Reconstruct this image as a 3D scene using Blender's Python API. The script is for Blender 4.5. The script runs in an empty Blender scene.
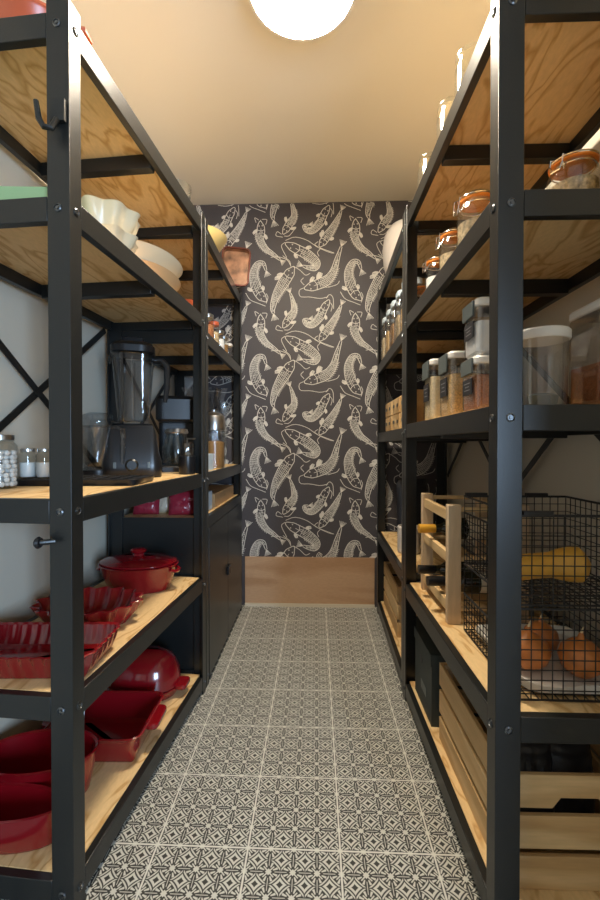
import bpy, bmesh, math, random
from mathutils import Vector, Matrix
random.seed(7)
PI = math.pi
sc = bpy.context.scene
COL = sc.collection

# ------------------------------------------------------------------ camera
cam_d = bpy.data.cameras.new('camera')
cam_d.sensor_fit = 'VERTICAL'; cam_d.sensor_height = 36; cam_d.sensor_width = 24
cam_d.lens = 17.0; cam_d.clip_start = 0.02
cam = bpy.data.objects.new('camera', cam_d); COL.objects.link(cam)
cam.location = (0, 0, 1.0)
cam.rotation_euler = (math.radians(90-.67), 0, math.radians(2.15))
sc.camera = cam

# ------------------------------------------------------------------ world, light, exposure
w = bpy.data.worlds.new('world'); sc.world = w; w.use_nodes = True
w.node_tree.nodes['Background'].inputs[0].default_value = (1, .93, .84, 1)
w.node_tree.nodes['Background'].inputs[1].default_value = .42
sc.view_settings.view_transform = 'Standard'; sc.view_settings.look = 'None'
sc.view_settings.gamma = 1; sc.view_settings.use_curve_mapping = False
sc.view_settings.exposure = 0.0
LAMP = 142.0
def area(name, loc, rot, sx, sy, power, color):
    l = bpy.data.lights.new(name, 'AREA'); l.shape = 'RECTANGLE'; l.size = sx; l.size_y = sy
    l.energy = power; l.color = color
    o = bpy.data.objects.new(name, l); COL.objects.link(o); o.location = loc; o.rotation_euler = rot
    return o
# daylight of the window in the room behind the camera (two tall panes)
for wx in (1.50, 1.95):
    area('window_daylight', (wx, -2.35, 1.12), (math.radians(90), 0, math.radians(22)), .30, 1.30, 72, (.50, .72, 1))

# ------------------------------------------------------------------ materials
def nodes(name):
    m = bpy.data.materials.new(name); m.use_nodes = True
    nt = m.node_tree; b = nt.nodes['Principled BSDF']
    return m, nt, b
def mat(name, c, rough=.5, metal=0, spec=None, bump=0, bscale=60, vary=0, coat=0):
    m, nt, b = nodes(name)
    b.inputs['Base Color'].default_value = (*c, 1); b.inputs['Roughness'].default_value = rough
    b.inputs['Metallic'].default_value = metal
    if spec is not None: b.inputs['Specular IOR Level'].default_value = spec
    if coat: b.inputs['Coat Weight'].default_value = coat; b.inputs['Coat Roughness'].default_value = .08
    if bump or vary:
        tc = nt.nodes.new('ShaderNodeTexCoord'); n = nt.nodes.new('ShaderNodeTexNoise')
        n.inputs['Scale'].default_value = bscale; n.inputs['Detail'].default_value = 4
        nt.links.new(tc.outputs['Object'], n.inputs['Vector'])
        if bump:
            bp = nt.nodes.new('ShaderNodeBump'); bp.inputs['Strength'].default_value = bump
            bp.inputs['Distance'].default_value = .002
            nt.links.new(n.outputs['Fac'], bp.inputs['Height']); nt.links.new(bp.outputs['Normal'], b.inputs['Normal'])
        if vary:
            r = nt.nodes.new('ShaderNodeValToRGB')
            r.color_ramp.elements[0].position = .3; r.color_ramp.elements[1].position = .7
            r.color_ramp.elements[0].color = (*[v*(1-vary) for v in c], 1)
            r.color_ramp.elements[1].color = (*[min(1, v*(1+vary)) for v in c], 1)
            nt.links.new(n.outputs['Fac'], r.inputs['Fac']); nt.links.new(r.outputs['Color'], b.inputs['Base Color'])
    return m
def wood(name, c1, c2, stretch=(1, .12, 1), scale=9, dist=9, rough=.55, contrast=(.25, .75)):
    m, nt, b = nodes(name)
    tc = nt.nodes.new('ShaderNodeTexCoord'); mp = nt.nodes.new('ShaderNodeMapping')
    mp.inputs['Scale'].default_value = stretch
    oi = nt.nodes.new('ShaderNodeObjectInfo'); ad = nt.nodes.new('ShaderNodeVectorMath'); ad.operation = 'ADD'
    ml = nt.nodes.new('ShaderNodeMath'); ml.operation = 'MULTIPLY'; ml.inputs[1].default_value = 9
    nt.links.new(oi.outputs['Random'], ml.inputs[0]); nt.links.new(ml.outputs[0], ad.inputs[1])
    nt.links.new(tc.outputs['Object'], ad.inputs[0]); nt.links.new(ad.outputs[0], mp.inputs['Vector'])
    n = nt.nodes.new('ShaderNodeTexNoise'); n.inputs['Scale'].default_value = scale*.55; n.inputs['Detail'].default_value = 3
    n.inputs['Distortion'].default_value = .6
    nt.links.new(mp.outputs[0], n.inputs['Vector'])
    a = nt.nodes.new('ShaderNodeMath'); a.operation = 'MULTIPLY'; a.inputs[1].default_value = dist
    s = nt.nodes.new('ShaderNodeMath'); s.operation = 'PINGPONG'; s.inputs[1].default_value = 1
    nt.links.new(n.outputs['Fac'], a.inputs[0]); nt.links.new(a.outputs[0], s.inputs[0])
    r = nt.nodes.new('ShaderNodeValToRGB')
    r.color_ramp.elements[0].position = contrast[0]; r.color_ramp.elements[1].position = contrast[1]
    r.color_ramp.elements[0].color = (*c2, 1); r.color_ramp.elements[1].color = (*c1, 1)
    nt.links.new(s.outputs[0], r.inputs['Fac'])
    n2 = nt.nodes.new('ShaderNodeTexNoise'); n2.inputs['Scale'].default_value = 160; n2.inputs['Detail'].default_value = 2
    nt.links.new(mp.outputs[0], n2.inputs['Vector'])
    mx = nt.nodes.new('ShaderNodeMix'); mx.data_type = 'RGBA'; mx.blend_type = 'MULTIPLY'; mx.inputs[0].default_value = .25
    nt.links.new(r.outputs['Color'], mx.inputs[6]); nt.links.new(n2.outputs['Fac'], mx.inputs[7])
    nt.links.new(mx.outputs[2], b.inputs['Base Color']); b.inputs['Roughness'].default_value = rough
    return m
def clear(name, tint=(.93, .95, .95), gloss=.07, boost=1.0):
    m = bpy.data.materials.new(name); m.use_nodes = True; nt = m.node_tree; nt.nodes.clear()
    o = nt.nodes.new('ShaderNodeOutputMaterial'); t = nt.nodes.new('ShaderNodeBsdfTransparent')
    t.inputs[0].default_value = (*tint, 1)
    g = nt.nodes.new('ShaderNodeBsdfGlossy'); g.inputs['Roughness'].default_value = .06
    lw = nt.nodes.new('ShaderNodeLayerWeight'); lw.inputs['Blend'].default_value = .35
    ma = nt.nodes.new('ShaderNodeMath'); ma.operation = 'MULTIPLY_ADD'; ma.inputs[1].default_value = .38*boost; ma.inputs[2].default_value = gloss
    nt.links.new(lw.outputs['Facing'], ma.inputs[0])
    mx = nt.nodes.new('ShaderNodeMixShader')
    nt.links.new(ma.outputs[0], mx.inputs[0]); nt.links.new(t.outputs[0], mx.inputs[1]); nt.links.new(g.outputs[0], mx.inputs[2])
    nt.links.new(mx.outputs[0], o.inputs[0])
    return m
M = {}
M['paint'] = mat('cream_ceiling_paint', (.80, .76, .66), .55, bump=.15, bscale=25)
M['wall'] = mat('cream_wall_paint', (.66, .61, .50), .6, bump=.2, bscale=90)
M['steel'] = mat('black_powder_coated_steel', (.011, .012, .0115), .34, spec=.5, bump=.12, bscale=300)
M['bolt'] = mat('dark_bolt', (.16, .17, .18), .3, metal=1)
M['cab'] = mat('black_cabinet_steel', (.010, .011, .011), .34, spec=.45)
M['ply'] = wood('pine_plywood', (.86, .60, .29), (.62, .35, .12), (1, .32, 1), 14, 17, contrast=(.0, .45))
M['pine'] = wood('pale_pine', (.80, .56, .28), (.64, .40, .17), (1, .10, 1), 12, 7)
M['pinex'] = wood('pale_pine_cross', (.80, .56, .28), (.62, .38, .16), (.10, 1, 1), 12, 7)
M['pinez'] = wood('pale_pine_upright', (.80, .62, .42), (.70, .50, .30), (1, 1, .1), 12, 5)
M['panel'] = wood('varnished_plywood_panel', (.58, .37, .22), (.48, .28, .15), (.25, 1, 1), 7, 6, rough=.35)
M['paper'] = mat('charcoal_wallpaper', (.062, .056, .062), .55, vary=.12, bscale=420)
M['ink'] = mat('chalk_white_ink', (.68, .66, .61), .6)
M['red'] = mat('red_glazed_ceramic', (.20, .004, .008), .16, spec=.6, coat=.5)
M['terra'] = mat('terracotta_glaze', (.48, .10, .04), .3)
M['cream'] = mat('cream_ceramic', (.78, .66, .44), .3)
M['white'] = mat('white_ceramic', (.62, .58, .54), .3)
M['yellow'] = mat('pale_yellow_ceramic', (.78, .60, .24), .35)
M['tan'] = mat('tan_ceramic', (.70, .45, .22), .35)
M['green'] = mat('sage_green_glass', (.30, .45, .22), .3)
M['glass'] = clear('clear_glass', gloss=.04)
M['plastic'] = clear('clear_plastic', (.88, .89, .90), .10)
M['smoke'] = clear('smoky_plastic', (.80, .82, .84), .05, .7)
M['greyclip'] = mat('grey_soft_plastic', (.09, .11, .11), .4)
M['orange'] = mat('orange_rubber', (.85, .27, .03), .45)
M['chrome'] = mat('bright_wire', (.75, .73, .70), .18, metal=1)
M['lid'] = mat('white_lid_plastic', (.80, .78, .74), .35)
M['silver'] = mat('brushed_steel', (.62, .62, .62), .28, metal=1)
M['blackp'] = mat('black_plastic', (.010, .010, .011), .3, spec=.45)
M['label'] = mat('black_label', (.018, .018, .022), .5)
M['mark'] = mat('label_marks', (.30, .30, .32), .5)
M['wire'] = mat('black_wire', (.012, .011, .011), .45)
M['amber'] = mat('amber_grain', (.34, .18, .06), .6, vary=.4, bscale=160, bump=.8)
M['flour'] = mat('white_flour', (.85, .84, .82), .8, bump=.6, bscale=80)
M['creamfill'] = mat('cream_flour', (.82, .66, .40), .8, vary=.12, bscale=120, bump=.6)
M['oats'] = mat('golden_oats', (.74, .48, .20), .8, vary=.3, bscale=200, bump=.8)
M['brownfill'] = mat('red_brown_lentils', (.42, .16, .06), .8, vary=.35, bscale=260, bump=.8)
M['nuts'] = mat('mixed_nuts', (.50, .38, .22), .7, vary=.6, bscale=90, bump=1)
M['pasta'] = mat('yellow_pasta', (.72, .48, .14), .6, vary=.5, bscale=70, bump=1)
M['card'] = mat('brown_cardboard', (.52, .32, .15), .7, vary=.1, bscale=40)
M['bluewhite'] = mat('pale_blue_card', (.55, .66, .74), .5)
M['darkbox'] = mat('dark_grey_green_fibreboard', (.030, .040, .038), .6)
M['squash'] = mat('yellow_squash_skin', (.78, .42, .06), .4, vary=.1, bscale=30)
M['onion'] = mat('brown_onion_skin', (.58, .20, .045), .35, vary=.25, bscale=28)
M['purple'] = mat('purple_onion_skin', (.28, .04, .12), .3, vary=.2, bscale=30)
M['ppaper'] = mat('white_paper', (.80, .78, .72), .7, bump=.5, bscale=30)
M['wineglass'] = mat('dark_bottle_glass', (.008, .012, .008), .08, spec=.7)
M['gold'] = mat('gold_foil', (.80, .42, .05), .35, metal=.4)
M['marsh'] = mat('white_mints', (.80, .78, .74), .5)
M['rust'] = mat('browned_pan_base', (.27, .14, .08), .3, vary=.75, bscale=16, metal=.2)
M['rustrim'] = mat('dark_red_pan_rim', (.12, .025, .012), .3, metal=.3)
M['bagred'] = mat('red_printed_foil', (.28, .02, .04), .25, bump=.8, bscale=30)
M['bagwhite'] = mat('cream_printed_foil', (.66, .58, .44), .3, bump=.8, bscale=30)
M['bagdark'] = mat('dark_printed_foil', (.02, .02, .024), .3, bump=1, bscale=25)
M['grout'] = mat('pale_sill', (.62, .56, .44), .6)

def floor_material():
    m, nt, b = nodes('patterned_cement_tiles')
    def V(x):
        return x
    def mth(op, a, b_=None, c=None):
        n = nt.nodes.new('ShaderNodeMath'); n.operation = op
        for i, v in enumerate((a, b_, c)):
            if v is None: continue
            if isinstance(v, (int, float)): n.inputs[i].default_value = v
            else: nt.links.new(v, n.inputs[i])
        return n.outputs[0]
    tc = nt.nodes.new('ShaderNodeTexCoord'); sp = nt.nodes.new('ShaderNodeSeparateXYZ')
    nt.links.new(tc.outputs['Object'], sp.inputs[0])
    T = .228; P = T/4; X0 = .06; Y0 = 1.266
    X = mth('ADD', sp.outputs[0], -X0+T*20); Y = mth('ADD', sp.outputs[1], -Y0+T*20)
    def fold(v):   # 0 at motif centre, 1 at motif edge
        f = mth('FRACT', mth('DIVIDE', v, P))
        return mth('ABSOLUTE', mth('MULTIPLY_ADD', f, 2, -1))
    x = fold(X); y = fold(Y)
    def band(v, lo, hi, e=.04):
        n = nt.nodes.new('ShaderNodeMapRange'); n.interpolation_type = 'SMOOTHSTEP'
        nt.links.new(v, n.inputs[0]); n.inputs[1].default_value = lo-e; n.inputs[2].default_value = lo+e
        n2 = nt.nodes.new('ShaderNodeMapRange'); n2.interpolation_type = 'SMOOTHSTEP'
        nt.links.new(v, n2.inputs[0]); n2.inputs[1].default_value = hi-e; n2.inputs[2].default_value = hi+e
        return mth('SUBTRACT', n.outputs[0], n2.outputs[0])
    p = .82
    s = mth('POWER', mth('ADD', mth('POWER', x, p), mth('POWER', y, p)), 1/p)
    A = band(s, .30, .60)                                            # light diamond, dark heart
    A2 = mth('MULTIPLY', band(s, .80, 1.00), band(mth('MINIMUM', x, y), .05, 3, .03))
    u = mth('SUBTRACT', 1, x); v = mth('SUBTRACT', 1, y)
    r = mth('SQRT', mth('ADD', mth('MULTIPLY', u, u), mth('MULTIPLY', v, v)))
    th = mth('ARCTAN2', v, u)
    ray = band(mth('COSINE', mth('MULTIPLY', th, 8)), -3, -.55, .2)
    ray = mth('MULTIPLY', ray, band(r, .40, .80))
    spoke = mth('MULTIPLY', band(mth('ABSOLUTE', mth('SUBTRACT', u, v)), -1, .075, .03), band(r, -1, .62))
    star = band(mth('ADD', u, v), -1, .28)
    edge = mth('MULTIPLY', band(mth('MAXIMUM', x, y), .97, 3, .02), band(mth('MINIMUM', x, y), -1, .5))
    keep = mth('MAXIMUM', mth('MAXIMUM', A, A2), mth('MAXIMUM', ray, mth('MAXIMUM', star, mth('MAXIMUM', spoke, edge))))
    def gl(v):
        f = mth('FRACT', mth('DIVIDE', v, T))
        d = mth('MINIMUM', f, mth('SUBTRACT', 1, f))
        return band(d, -1, .010, .003)
    G = mth('MAXIMUM', gl(X), gl(Y))
    mx = nt.nodes.new('ShaderNodeMix'); mx.data_type = 'RGBA'
    mx.inputs[6].default_value = (.030, .030, .026, 1); mx.inputs[7].default_value = (.60, .595, .53, 1)
    nt.links.new(keep, mx.inputs[0])
    m2 = nt.nodes.new('ShaderNodeMix'); m2.data_type = 'RGBA'; m2.inputs[7].default_value = (.68, .67, .60, 1)
    nt.links.new(G, m2.inputs[0]); nt.links.new(mx.outputs[2], m2.inputs[6])
    nt.links.new(m2.outputs[2], b.inputs['Base Color']); b.inputs['Roughness'].default_value = .45
    return m
M['floor'] = floor_material()

# ------------------------------------------------------------------ mesh helpers
class MB:
    def __init__(s): s.bm = bmesh.new(); s.mats = []
    def _mi(s, m):
        if m is None: return 0
        if m not in s.mats: s.mats.append(m)
        return s.mats.index(m)
    def poly(s, pts, faces, m=None, smooth=False):
        vs = [s.bm.verts.new(p) for p in pts]; mi = s._mi(m)
        for f in faces:
            try:
                fc = s.bm.faces.new([vs[i] for i in f]); fc.material_index = mi; fc.smooth = smooth
            except ValueError: pass
        return vs
    def box(s, x0, x1, y0, y1, z0, z1, m=None, rot=None, bev=0):
        if x1 < x0: x0, x1 = x1, x0
        if y1 < y0: y0, y1 = y1, y0
        pts = [Vector(p) for p in ((x0,y0,z0),(x1,y0,z0),(x1,y1,z0),(x0,y1,z0),(x0,y0,z1),(x1,y0,z1),(x1,y1,z1),(x0,y1,z1))]
        if rot is not None: pts = [rot @ p for p in pts]
        s.poly(pts, [(3,2,1,0),(4,5,6,7),(0,1,5,4),(1,2,6,5),(2,3,7,6),(3,0,4,7)], m)
        return s
    def prism(s, outline, f, a, b, m=None):
        """outline 2D points mapped by f(u,v,t) to 3D, from t=a to t=b"""
        n = len(outline)
        pts = [f(u, v, a) for u, v in outline]+[f(u, v, b) for u, v in outline]
        s.poly(pts, [tuple(range(n-1, -1, -1)), tuple(range(n, 2*n))]+[(i, (i+1) % n, n+(i+1) % n, n+i) for i in range(n)], m)
        return s
    def tube(s, path, r, n=6, m=None, closed=False, caps=True):
        path = [Vector(p) for p in path]; K = len(path); rings = []; up = None
        for i in range(K):
            if closed: d = path[(i+1) % K]-path[i-1]
            else: d = path[min(i+1, K-1)]-path[max(i-1, 0)]
            d.normalize()
            if up is None:
                up = Vector((0, 0, 1)) if abs(d.z) < .9 else Vector((1, 0, 0))
            a = d.cross(up)
            if a.length < 1e-5: a = d.cross(Vector((1, .1, 0)))
            a.normalize(); b = a.cross(d).normalized(); up = b
            rr = r[i] if isinstance(r, (list, tuple)) else r
            rings.append([path[i]+a*rr*math.cos(2*PI*j/n+.785)+b*rr*math.sin(2*PI*j/n+.785) for j in range(n)])
        pts = [p for q in rings for p in q]; fs = []
        for i in range(K if closed else K-1):
            for j in range(n):
                i2 = (i+1) % K
                fs.append((i*n+j, i*n+(j+1) % n, i2*n+(j+1) % n, i2*n+j))
        if not closed and caps: fs += [tuple(range(n-1, -1, -1)), tuple(range((K-1)*n, K*n))]
        s.poly(pts, fs, m, smooth=n > 4)
        return s
    def loft(s, ol, levels, m=None, k=0, c=(0, 0, 0), rot=None, cap0=True, cap1=True, smooth=True):
        """ol: list of ((x,y),(nx,ny)); levels: (offset, z[, ruffle])"""
        N = len(ol); pts = []
        for lv in levels:
            off, z = lv[0], lv[1]; amp = lv[2] if len(lv) > 2 else 0
            for i, (p, n) in enumerate(ol):
                o = off+amp*math.cos(2*PI*k*i/N)
                v = Vector((p[0]+n[0]*o, p[1]+n[1]*o, z))
                if rot is not None: v = rot @ v
                pts.append(v+Vector(c))
        fs = []
        for l in range(len(levels)-1):
            for i in range(N):
                j = (i+1) % N
                fs.append((l*N+i, l*N+j, (l+1)*N+j, (l+1)*N+i))
        if cap0: fs.append(tuple(range(N-1, -1, -1)))
        if cap1: fs.append(tuple(range((len(levels)-1)*N, len(levels)*N)))
        s.poly(pts, fs, m, smooth=smooth)
        return s
    def lathe(s, prof, n=28, m=None, c=(0, 0, 0), rot=None, sx=1, sy=1):
        pts = []
        for r, z in prof:
            for j in range(n):
                v = Vector((sx*max(r, 1e-4)*math.cos(2*PI*j/n), sy*max(r, 1e-4)*math.sin(2*PI*j/n), z))
                if rot is not None: v = rot @ v
                pts.append(v+Vector(c))
        fs = [(l*n+i, l*n+(i+1) % n, (l+1)*n+(i+1) % n, (l+1)*n+i) for l in range(len(prof)-1) for i in range(n)]
        fs += [tuple(range(n-1, -1, -1)), tuple(range((len(prof)-1)*n, len(prof)*n))]
        s.poly(pts, fs, m, smooth=True)
        return s
    def build(s, name, m=None, parent=None, loc=(0, 0, 0), rz=0, bevel=0, sharp=35, fixn=True):
        if m is not None and m not in s.mats:
            s.mats.insert(0, m) if not s.mats else s.mats.append(m)
        if fixn: bmesh.ops.recalc_face_normals(s.bm, faces=s.bm.faces)
        me = bpy.data.meshes.new(name); s.bm.to_mesh(me); s.bm.free()
        for q in s.mats: me.materials.append(q)
        try: me.set_sharp_from_angle(angle=math.radians(sharp))
        except Exception: pass
        o = bpy.data.objects.new(name, me); COL.objects.link(o)
        o.location = loc; o.rotation_euler = (0, 0, rz)
        if parent: o.parent = parent
        if bevel:
            b = o.modifiers.new('bevel', 'BEVEL'); b.width = bevel; b.segments = 2; b.limit_method = 'ANGLE'
        return o
def rrect(hx, hy, r, N=64):
    r = min(r, hx, hy); pts = []
    segs = [((hx-r, -hy), (hx-r, hy))]
    per = []
    def arc(cx, cy, a0):
        for i in range(9): a = a0+PI/2*i/8; per.append(((cx+r*math.cos(a), cy+r*math.sin(a)), (math.cos(a), math.sin(a))))
    arc(hx-r, hy-r, 0); arc(-hx+r, hy-r, PI/2); arc(-hx+r, -hy+r, PI); arc(hx-r, -hy+r, 1.5*PI)
    return resample(per, N)
def ellipse(a, b, N=48):
    per = []
    for i in range(180):
        t = 2*PI*i/180; nx, ny = b*math.cos(t), a*math.sin(t); L = math.hypot(nx, ny)
        per.append(((a*math.cos(t), b*math.sin(t)), (nx/L, ny/L)))
    return resample(per, N)
def resample(per, N):
    K = len(per); cum = [0]
    for i in range(K):
        a, b = per[i][0], per[(i+1) % K][0]; cum.append(cum[-1]+math.hypot(b[0]-a[0], b[1]-a[1]))
    out = []; j = 0
    for i in range(N):
        t = cum[-1]*i/N
        while cum[j+1] < t: j += 1
        f = (t-cum[j])/max(1e-9, cum[j+1]-cum[j]); a, b = per[j], per[(j+1) % K]
        p = tuple(a[0][q]*(1-f)+b[0][q]*f for q in (0, 1)); n = [a[1][q]*(1-f)+b[1][q]*f for q in (0, 1)]
        L = math.hypot(*n) or 1
        out.append((p, (n[0]/L, n[1]/L)))
    return out
def tag(o, label=None, cat=None, group=None, kind=None):
    if label: o['label'] = label
    if cat: o['category'] = cat
    if group: o['group'] = group
    if kind: o['kind'] = kind
    return o
def thing(name, label, cat, loc=(0, 0, 0), rz=0, group=None):
    o = bpy.data.objects.new(name, None); COL.objects.link(o); o.empty_display_size = .05
    o.location = loc; o.rotation_euler = (0, 0, rz)
    return tag(o, label, cat, group)
def dup(root, loc, rz=0, label=None, group=None):
    bpy.context.view_layer.update()
    def cp(o, par):
        c = o.copy(); COL.objects.link(c)
        if par: c.parent = par
        for ch in list(o.children): cp(ch, c)
        return c
    r = cp(root, None); r.location = loc; r.rotation_euler = (0, 0, rz)
    if label: r['label'] = label
    if group: r['group'] = group
    return r

# ------------------------------------------------------------------ structure
ZC = 2.49; YB = 2.63; XR = .795; Y0R = -.35
XL0, XL1 = -.965, -.865     # left wall runs very slightly inwards
b = MB(); b.box(-2.2, 2.2, -2.6, YB+.1, -.05, 0); tag(b.build('floor', M['floor']), kind='structure')
b = MB(); b.box(-1.1, 1.0, Y0R, YB+.1, ZC, ZC+.05); tag(b.build('ceiling', M['paint']), kind='structure')
b = MB(); b.prism([(XL0, Y0R), (XL1, YB), (XL1-.1, YB), (XL0-.1, Y0R)], lambda u, v, t: (u, v, t), 0, ZC)
tag(b.build('wall_left', M['wall']), kind='structure')
b = MB(); b.box(XR, XR+.1, Y0R, YB, 0, ZC); tag(b.build('wall_right', M['wall']), kind='structure')

# back wall with the printed wallpaper
def catmull(P, n):
    out = []
    Q = [2*P[0]-P[1]]+list(P)+[2*P[-1]-P[-2]]
    segs = len(P)-1
    for i in range(n+1):
        t = i/n*segs; k = min(int(t), segs-1); f = t-k
        p0, p1, p2, p3 = Q[k:k+4]
        out.append(.5*((2*p1)+(p2-p0)*f+(2*p0-5*p1+4*p2-p3)*f*f+(3*p1-p0-3*p2+p3)*f**3))
    return out
STROKES = []     # (points in pattern units, width)
def stroke(pts, wd, n=None):
    pts = [Vector(p) for p in pts]
    if n: pts = catmull(pts, n)
    STROKES.append((pts, wd))
rnd = random.Random(3)
def fish(sp, wmax, whisk=(), fins=(), flip=1):
    n = 30; S = catmull([Vector(p) for p in sp], n)
    def nrm(i):
        d = S[min(i+1, n)]-S[max(i-1, 0)]; d.normalize(); return Vector((-d.y, d.x))
    def wd(t):
        if t < .08: return wmax*(.45+.55*t/.08*.8)
        if t < .3: return wmax*(.89+.11*(t-.08)/.22)
        return wmax*(1-(t-.3)/.7*.82)
    NS = [nrm(i) for i in range(n+1)]
    side = lambda a, i: S[i]+NS[i]*wd(i/n)*a
    for a in (-1, 1): stroke([side(a, i) for i in range(n+1)], 2.1)
    head = S[0]-(S[1]-S[0]).normalized()*wmax*.45
    stroke([side(-1, 0), head+NS[0]*-wmax*.2, head+NS[0]*wmax*.2, side(1, 0)], 2.1, 8)
    for a, i0, i1 in ((0, 4, n-2), (.35, 7, n-5), (-.35, 6, n-6), (.68, 8, n-8), (-.68, 9, n-9)):
        stroke([side(a, i)+NS[i]*rnd.uniform(-.5, .5) for i in range(i0, i1)], 1.3)
    stroke([side(-.95, 5), S[4]+(S[6]-S[4])*.9, side(.95, 5)], 1.8, 6)
    for i in range(7, n-2):       # scales
        for a in (-.75, -.28, .28, .75):
            if rnd.random() < .72:
                q = side(a, i); d = (S[min(i+1, n)]-S[i-1]).normalized(); h = wd(i/n)*.2
                stroke([q-NS[i]*h, q+d*h*.9, q+NS[i]*h], 1.2)
    for a in (-.5, .5):           # eyes
        e = side(a, 2); stroke([e+Vector((math.cos(k*PI/3), math.sin(k*PI/3)))*1.8 for k in range(7)], 1.4)
    # tail
    d = (S[n]-S[n-2]).normalized(); e = S[n]
    for q in (-.9, -.5, -.15, .2, .6, 1):
        stroke([e, e+d*wmax*.6+NS[n]*q*wmax*.35, e+d*wmax*1.3+NS[n]*q*wmax*.75], 1.5, 6)
    # dorsal rays
    for i in range(9, 20):
        stroke([side(flip, i), side(flip, i)+NS[i]*flip*wmax*.32-(S[i]-S[i+1])*1.2], 1.2)
    # pectoral fins
    for (i, sgn, L) in list(fins)+[(8, -flip, 1.1)]:
        base = side(sgn, i); d = (S[i+1]-S[i]).normalized()
        tip = base+NS[i]*sgn*wmax*.8*L+d*wmax*.5*L
        for f in (-.35, -.15, .05, .25, .45):
            stroke([base+d*f*wmax*.5, tip+d*f*wmax*.9-NS[i]*sgn*abs(f)*wmax*.4], 1.6)
        stroke([base-d*wmax*.2, base+(tip-base)*.6-d*wmax*.35, tip, base+(tip-base)*.6+d*wmax*.5, base+d*wmax*.3], 1.6, 12)
    for wpts in whisk: stroke(wpts, 1.7, 14)
fish([(178,42),(215,62),(255,84),(286,112),(280,132),(255,130),(236,124)], 18, [[(168,35),(155,50),(175,92)],[(170,28),(205,16),(250,28),(290,55),(335,75),(352,78)]], [(5,1,1)])
fish([(196,135),(176,165),(152,202),(132,240),(122,280),(125,300)], 20, [[(190,122),(175,100),(140,88),(115,90)],[(200,124),(225,140),(245,158),(262,152)],[(190,125),(185,105),(160,85)]], [(6,1,1.1)], -1)
fish([(92,248),(72,226),(56,190),(50,150),(64,116),(86,112),(97,138)], 18, [[(20,222),(38,248),(70,262),(95,272)],[(98,262),(104,240),(98,225)]], [(6,1,.8)])
fish([(250,206),(290,194),(328,176),(350,145),(364,98),(378,55)], 19, [[(240,195),(228,180),(238,168)],[(238,206),(222,215),(226,238),(262,240),(300,246),(330,240)],[(330,205),(362,195),(372,182)]], [(7,-1,1.5),(3,-1,1.1)], 1)
fish([(76,312),(78,342),(74,372),(96,408),(128,432),(150,450)], 15, [[(70,300),(55,292),(60,310)],[(82,298),(100,300),(96,318)],[(78,300),(66,318),(62,350)]], [(5,1,1.4),(8,-1,1.3)])
fish([(165,348),(184,318),(202,290),(198,255),(188,225)], 14, [[(155,355),(140,345),(135,360),(160,366)],[(165,362),(185,360),(210,330)]], [(5,1,1.5),(8,-1,1.3)])
fish([(330,258),(314,284),(298,318),(272,344),(250,342),(240,326),(256,322)], 14, [[(322,246),(335,232),(348,245),(350,285)],[(338,262),(345,275),(340,295)]], [(6,1,1)])
fish([(302,398),(322,370),(348,332),(368,296),(378,272)], 15, [[(298,408),(330,420),(352,428)],[(292,405),(280,395),(292,385)],[(300,412),(290,425),(296,440)]], [(6,-1,1.2),(8,1,1)])
b = MB()
b.box(XL1-.1, XR+.1, YB, YB+.1, 0, ZC, M['paper'])
U = 1/607.0
def wp(u, v): return ((240+u/3.75-300)/162-.098, 1-(420+v/3.75-445)/162)
xmin, xmax, zmin, zmax = XL1+.002, XR-.002, .30, ZC-.002
mi = b._mi(M['ink'])
for tx in range(-3, 3):
    for ty in range(-5, 3):
        for si, (pts, wd) in enumerate(STROKES):
            q = [wp(p.x+tx*355, p.y+ty*350) for p in pts]
            if max(a for a, _ in q) < xmin or min(a for a, _ in q) > xmax: continue
            if max(c for _, c in q) < zmin or min(c for _, c in q) > zmax: continue
            hw = wd*U*.66; prev = None; yy = YB-.0006-si*3e-6-(tx % 2)*1.5e-6
            for i, (x, z) in enumerate(q):
                inside = xmin < x < xmax and zmin < z < zmax
                a = q[max(i-1, 0)]; c = q[min(i+1, len(q)-1)]
                dx, dz = c[0]-a[0], c[1]-a[1]; L = math.hypot(dx, dz)
                if not inside or L < 1e-7: prev = None; continue
                nx, nz = -dz/L*hw, dx/L*hw
                cur = (b.bm.verts.new((x+nx, yy, z+nz)), b.bm.verts.new((x-nx, yy, z-nz)))
                if prev:
                    f = b.bm.faces.new((prev[0], prev[1], cur[1], cur[0])); f.material_index = mi
                prev = cur
tag(b.build('wall_back', None, fixn=False), kind='structure')
b = MB(); b.box(-.44, .36, YB-.012, YB-.0007, .02, .305); tag(b.build('trim_1', M['panel']), kind='structure')
b = MB(); b.box(-.44, .36, YB-.022, YB-.0007, 0, .018); tag(b.build('trim_2', M['grout']), kind='structure')

# ------------------------------------------------------------------ ceiling lamp
t = thing('ceiling_lamp', 'glowing white round dome lamp flush on the cream ceiling', 'lamp', (-.045, 1.375, ZC))
b = MB(); b.lathe([(.178, 0), (.180, -.030), (.170, -.032), (.166, 0)], 64); b.build('base_ring', M['lid'], t)  # opaque lip made deep to block the diffuser's sideways glow on the ceiling
lm, nt, bb = nodes('glowing_lamp_diffuser')
bb.inputs['Base Color'].default_value = (1, 1, 1, 1); bb.inputs['Emission Color'].default_value = (1, .87, .69, 1)
bb.inputs['Emission Strength'].default_value = LAMP
b = MB(); b.lathe([(.160, -.005), (.1655, -.026), (.155, -.036), (.12, -.044), (.06, -.049), (.001, -.050)], 64); b.build('lamp_shade', lm, t)

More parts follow.
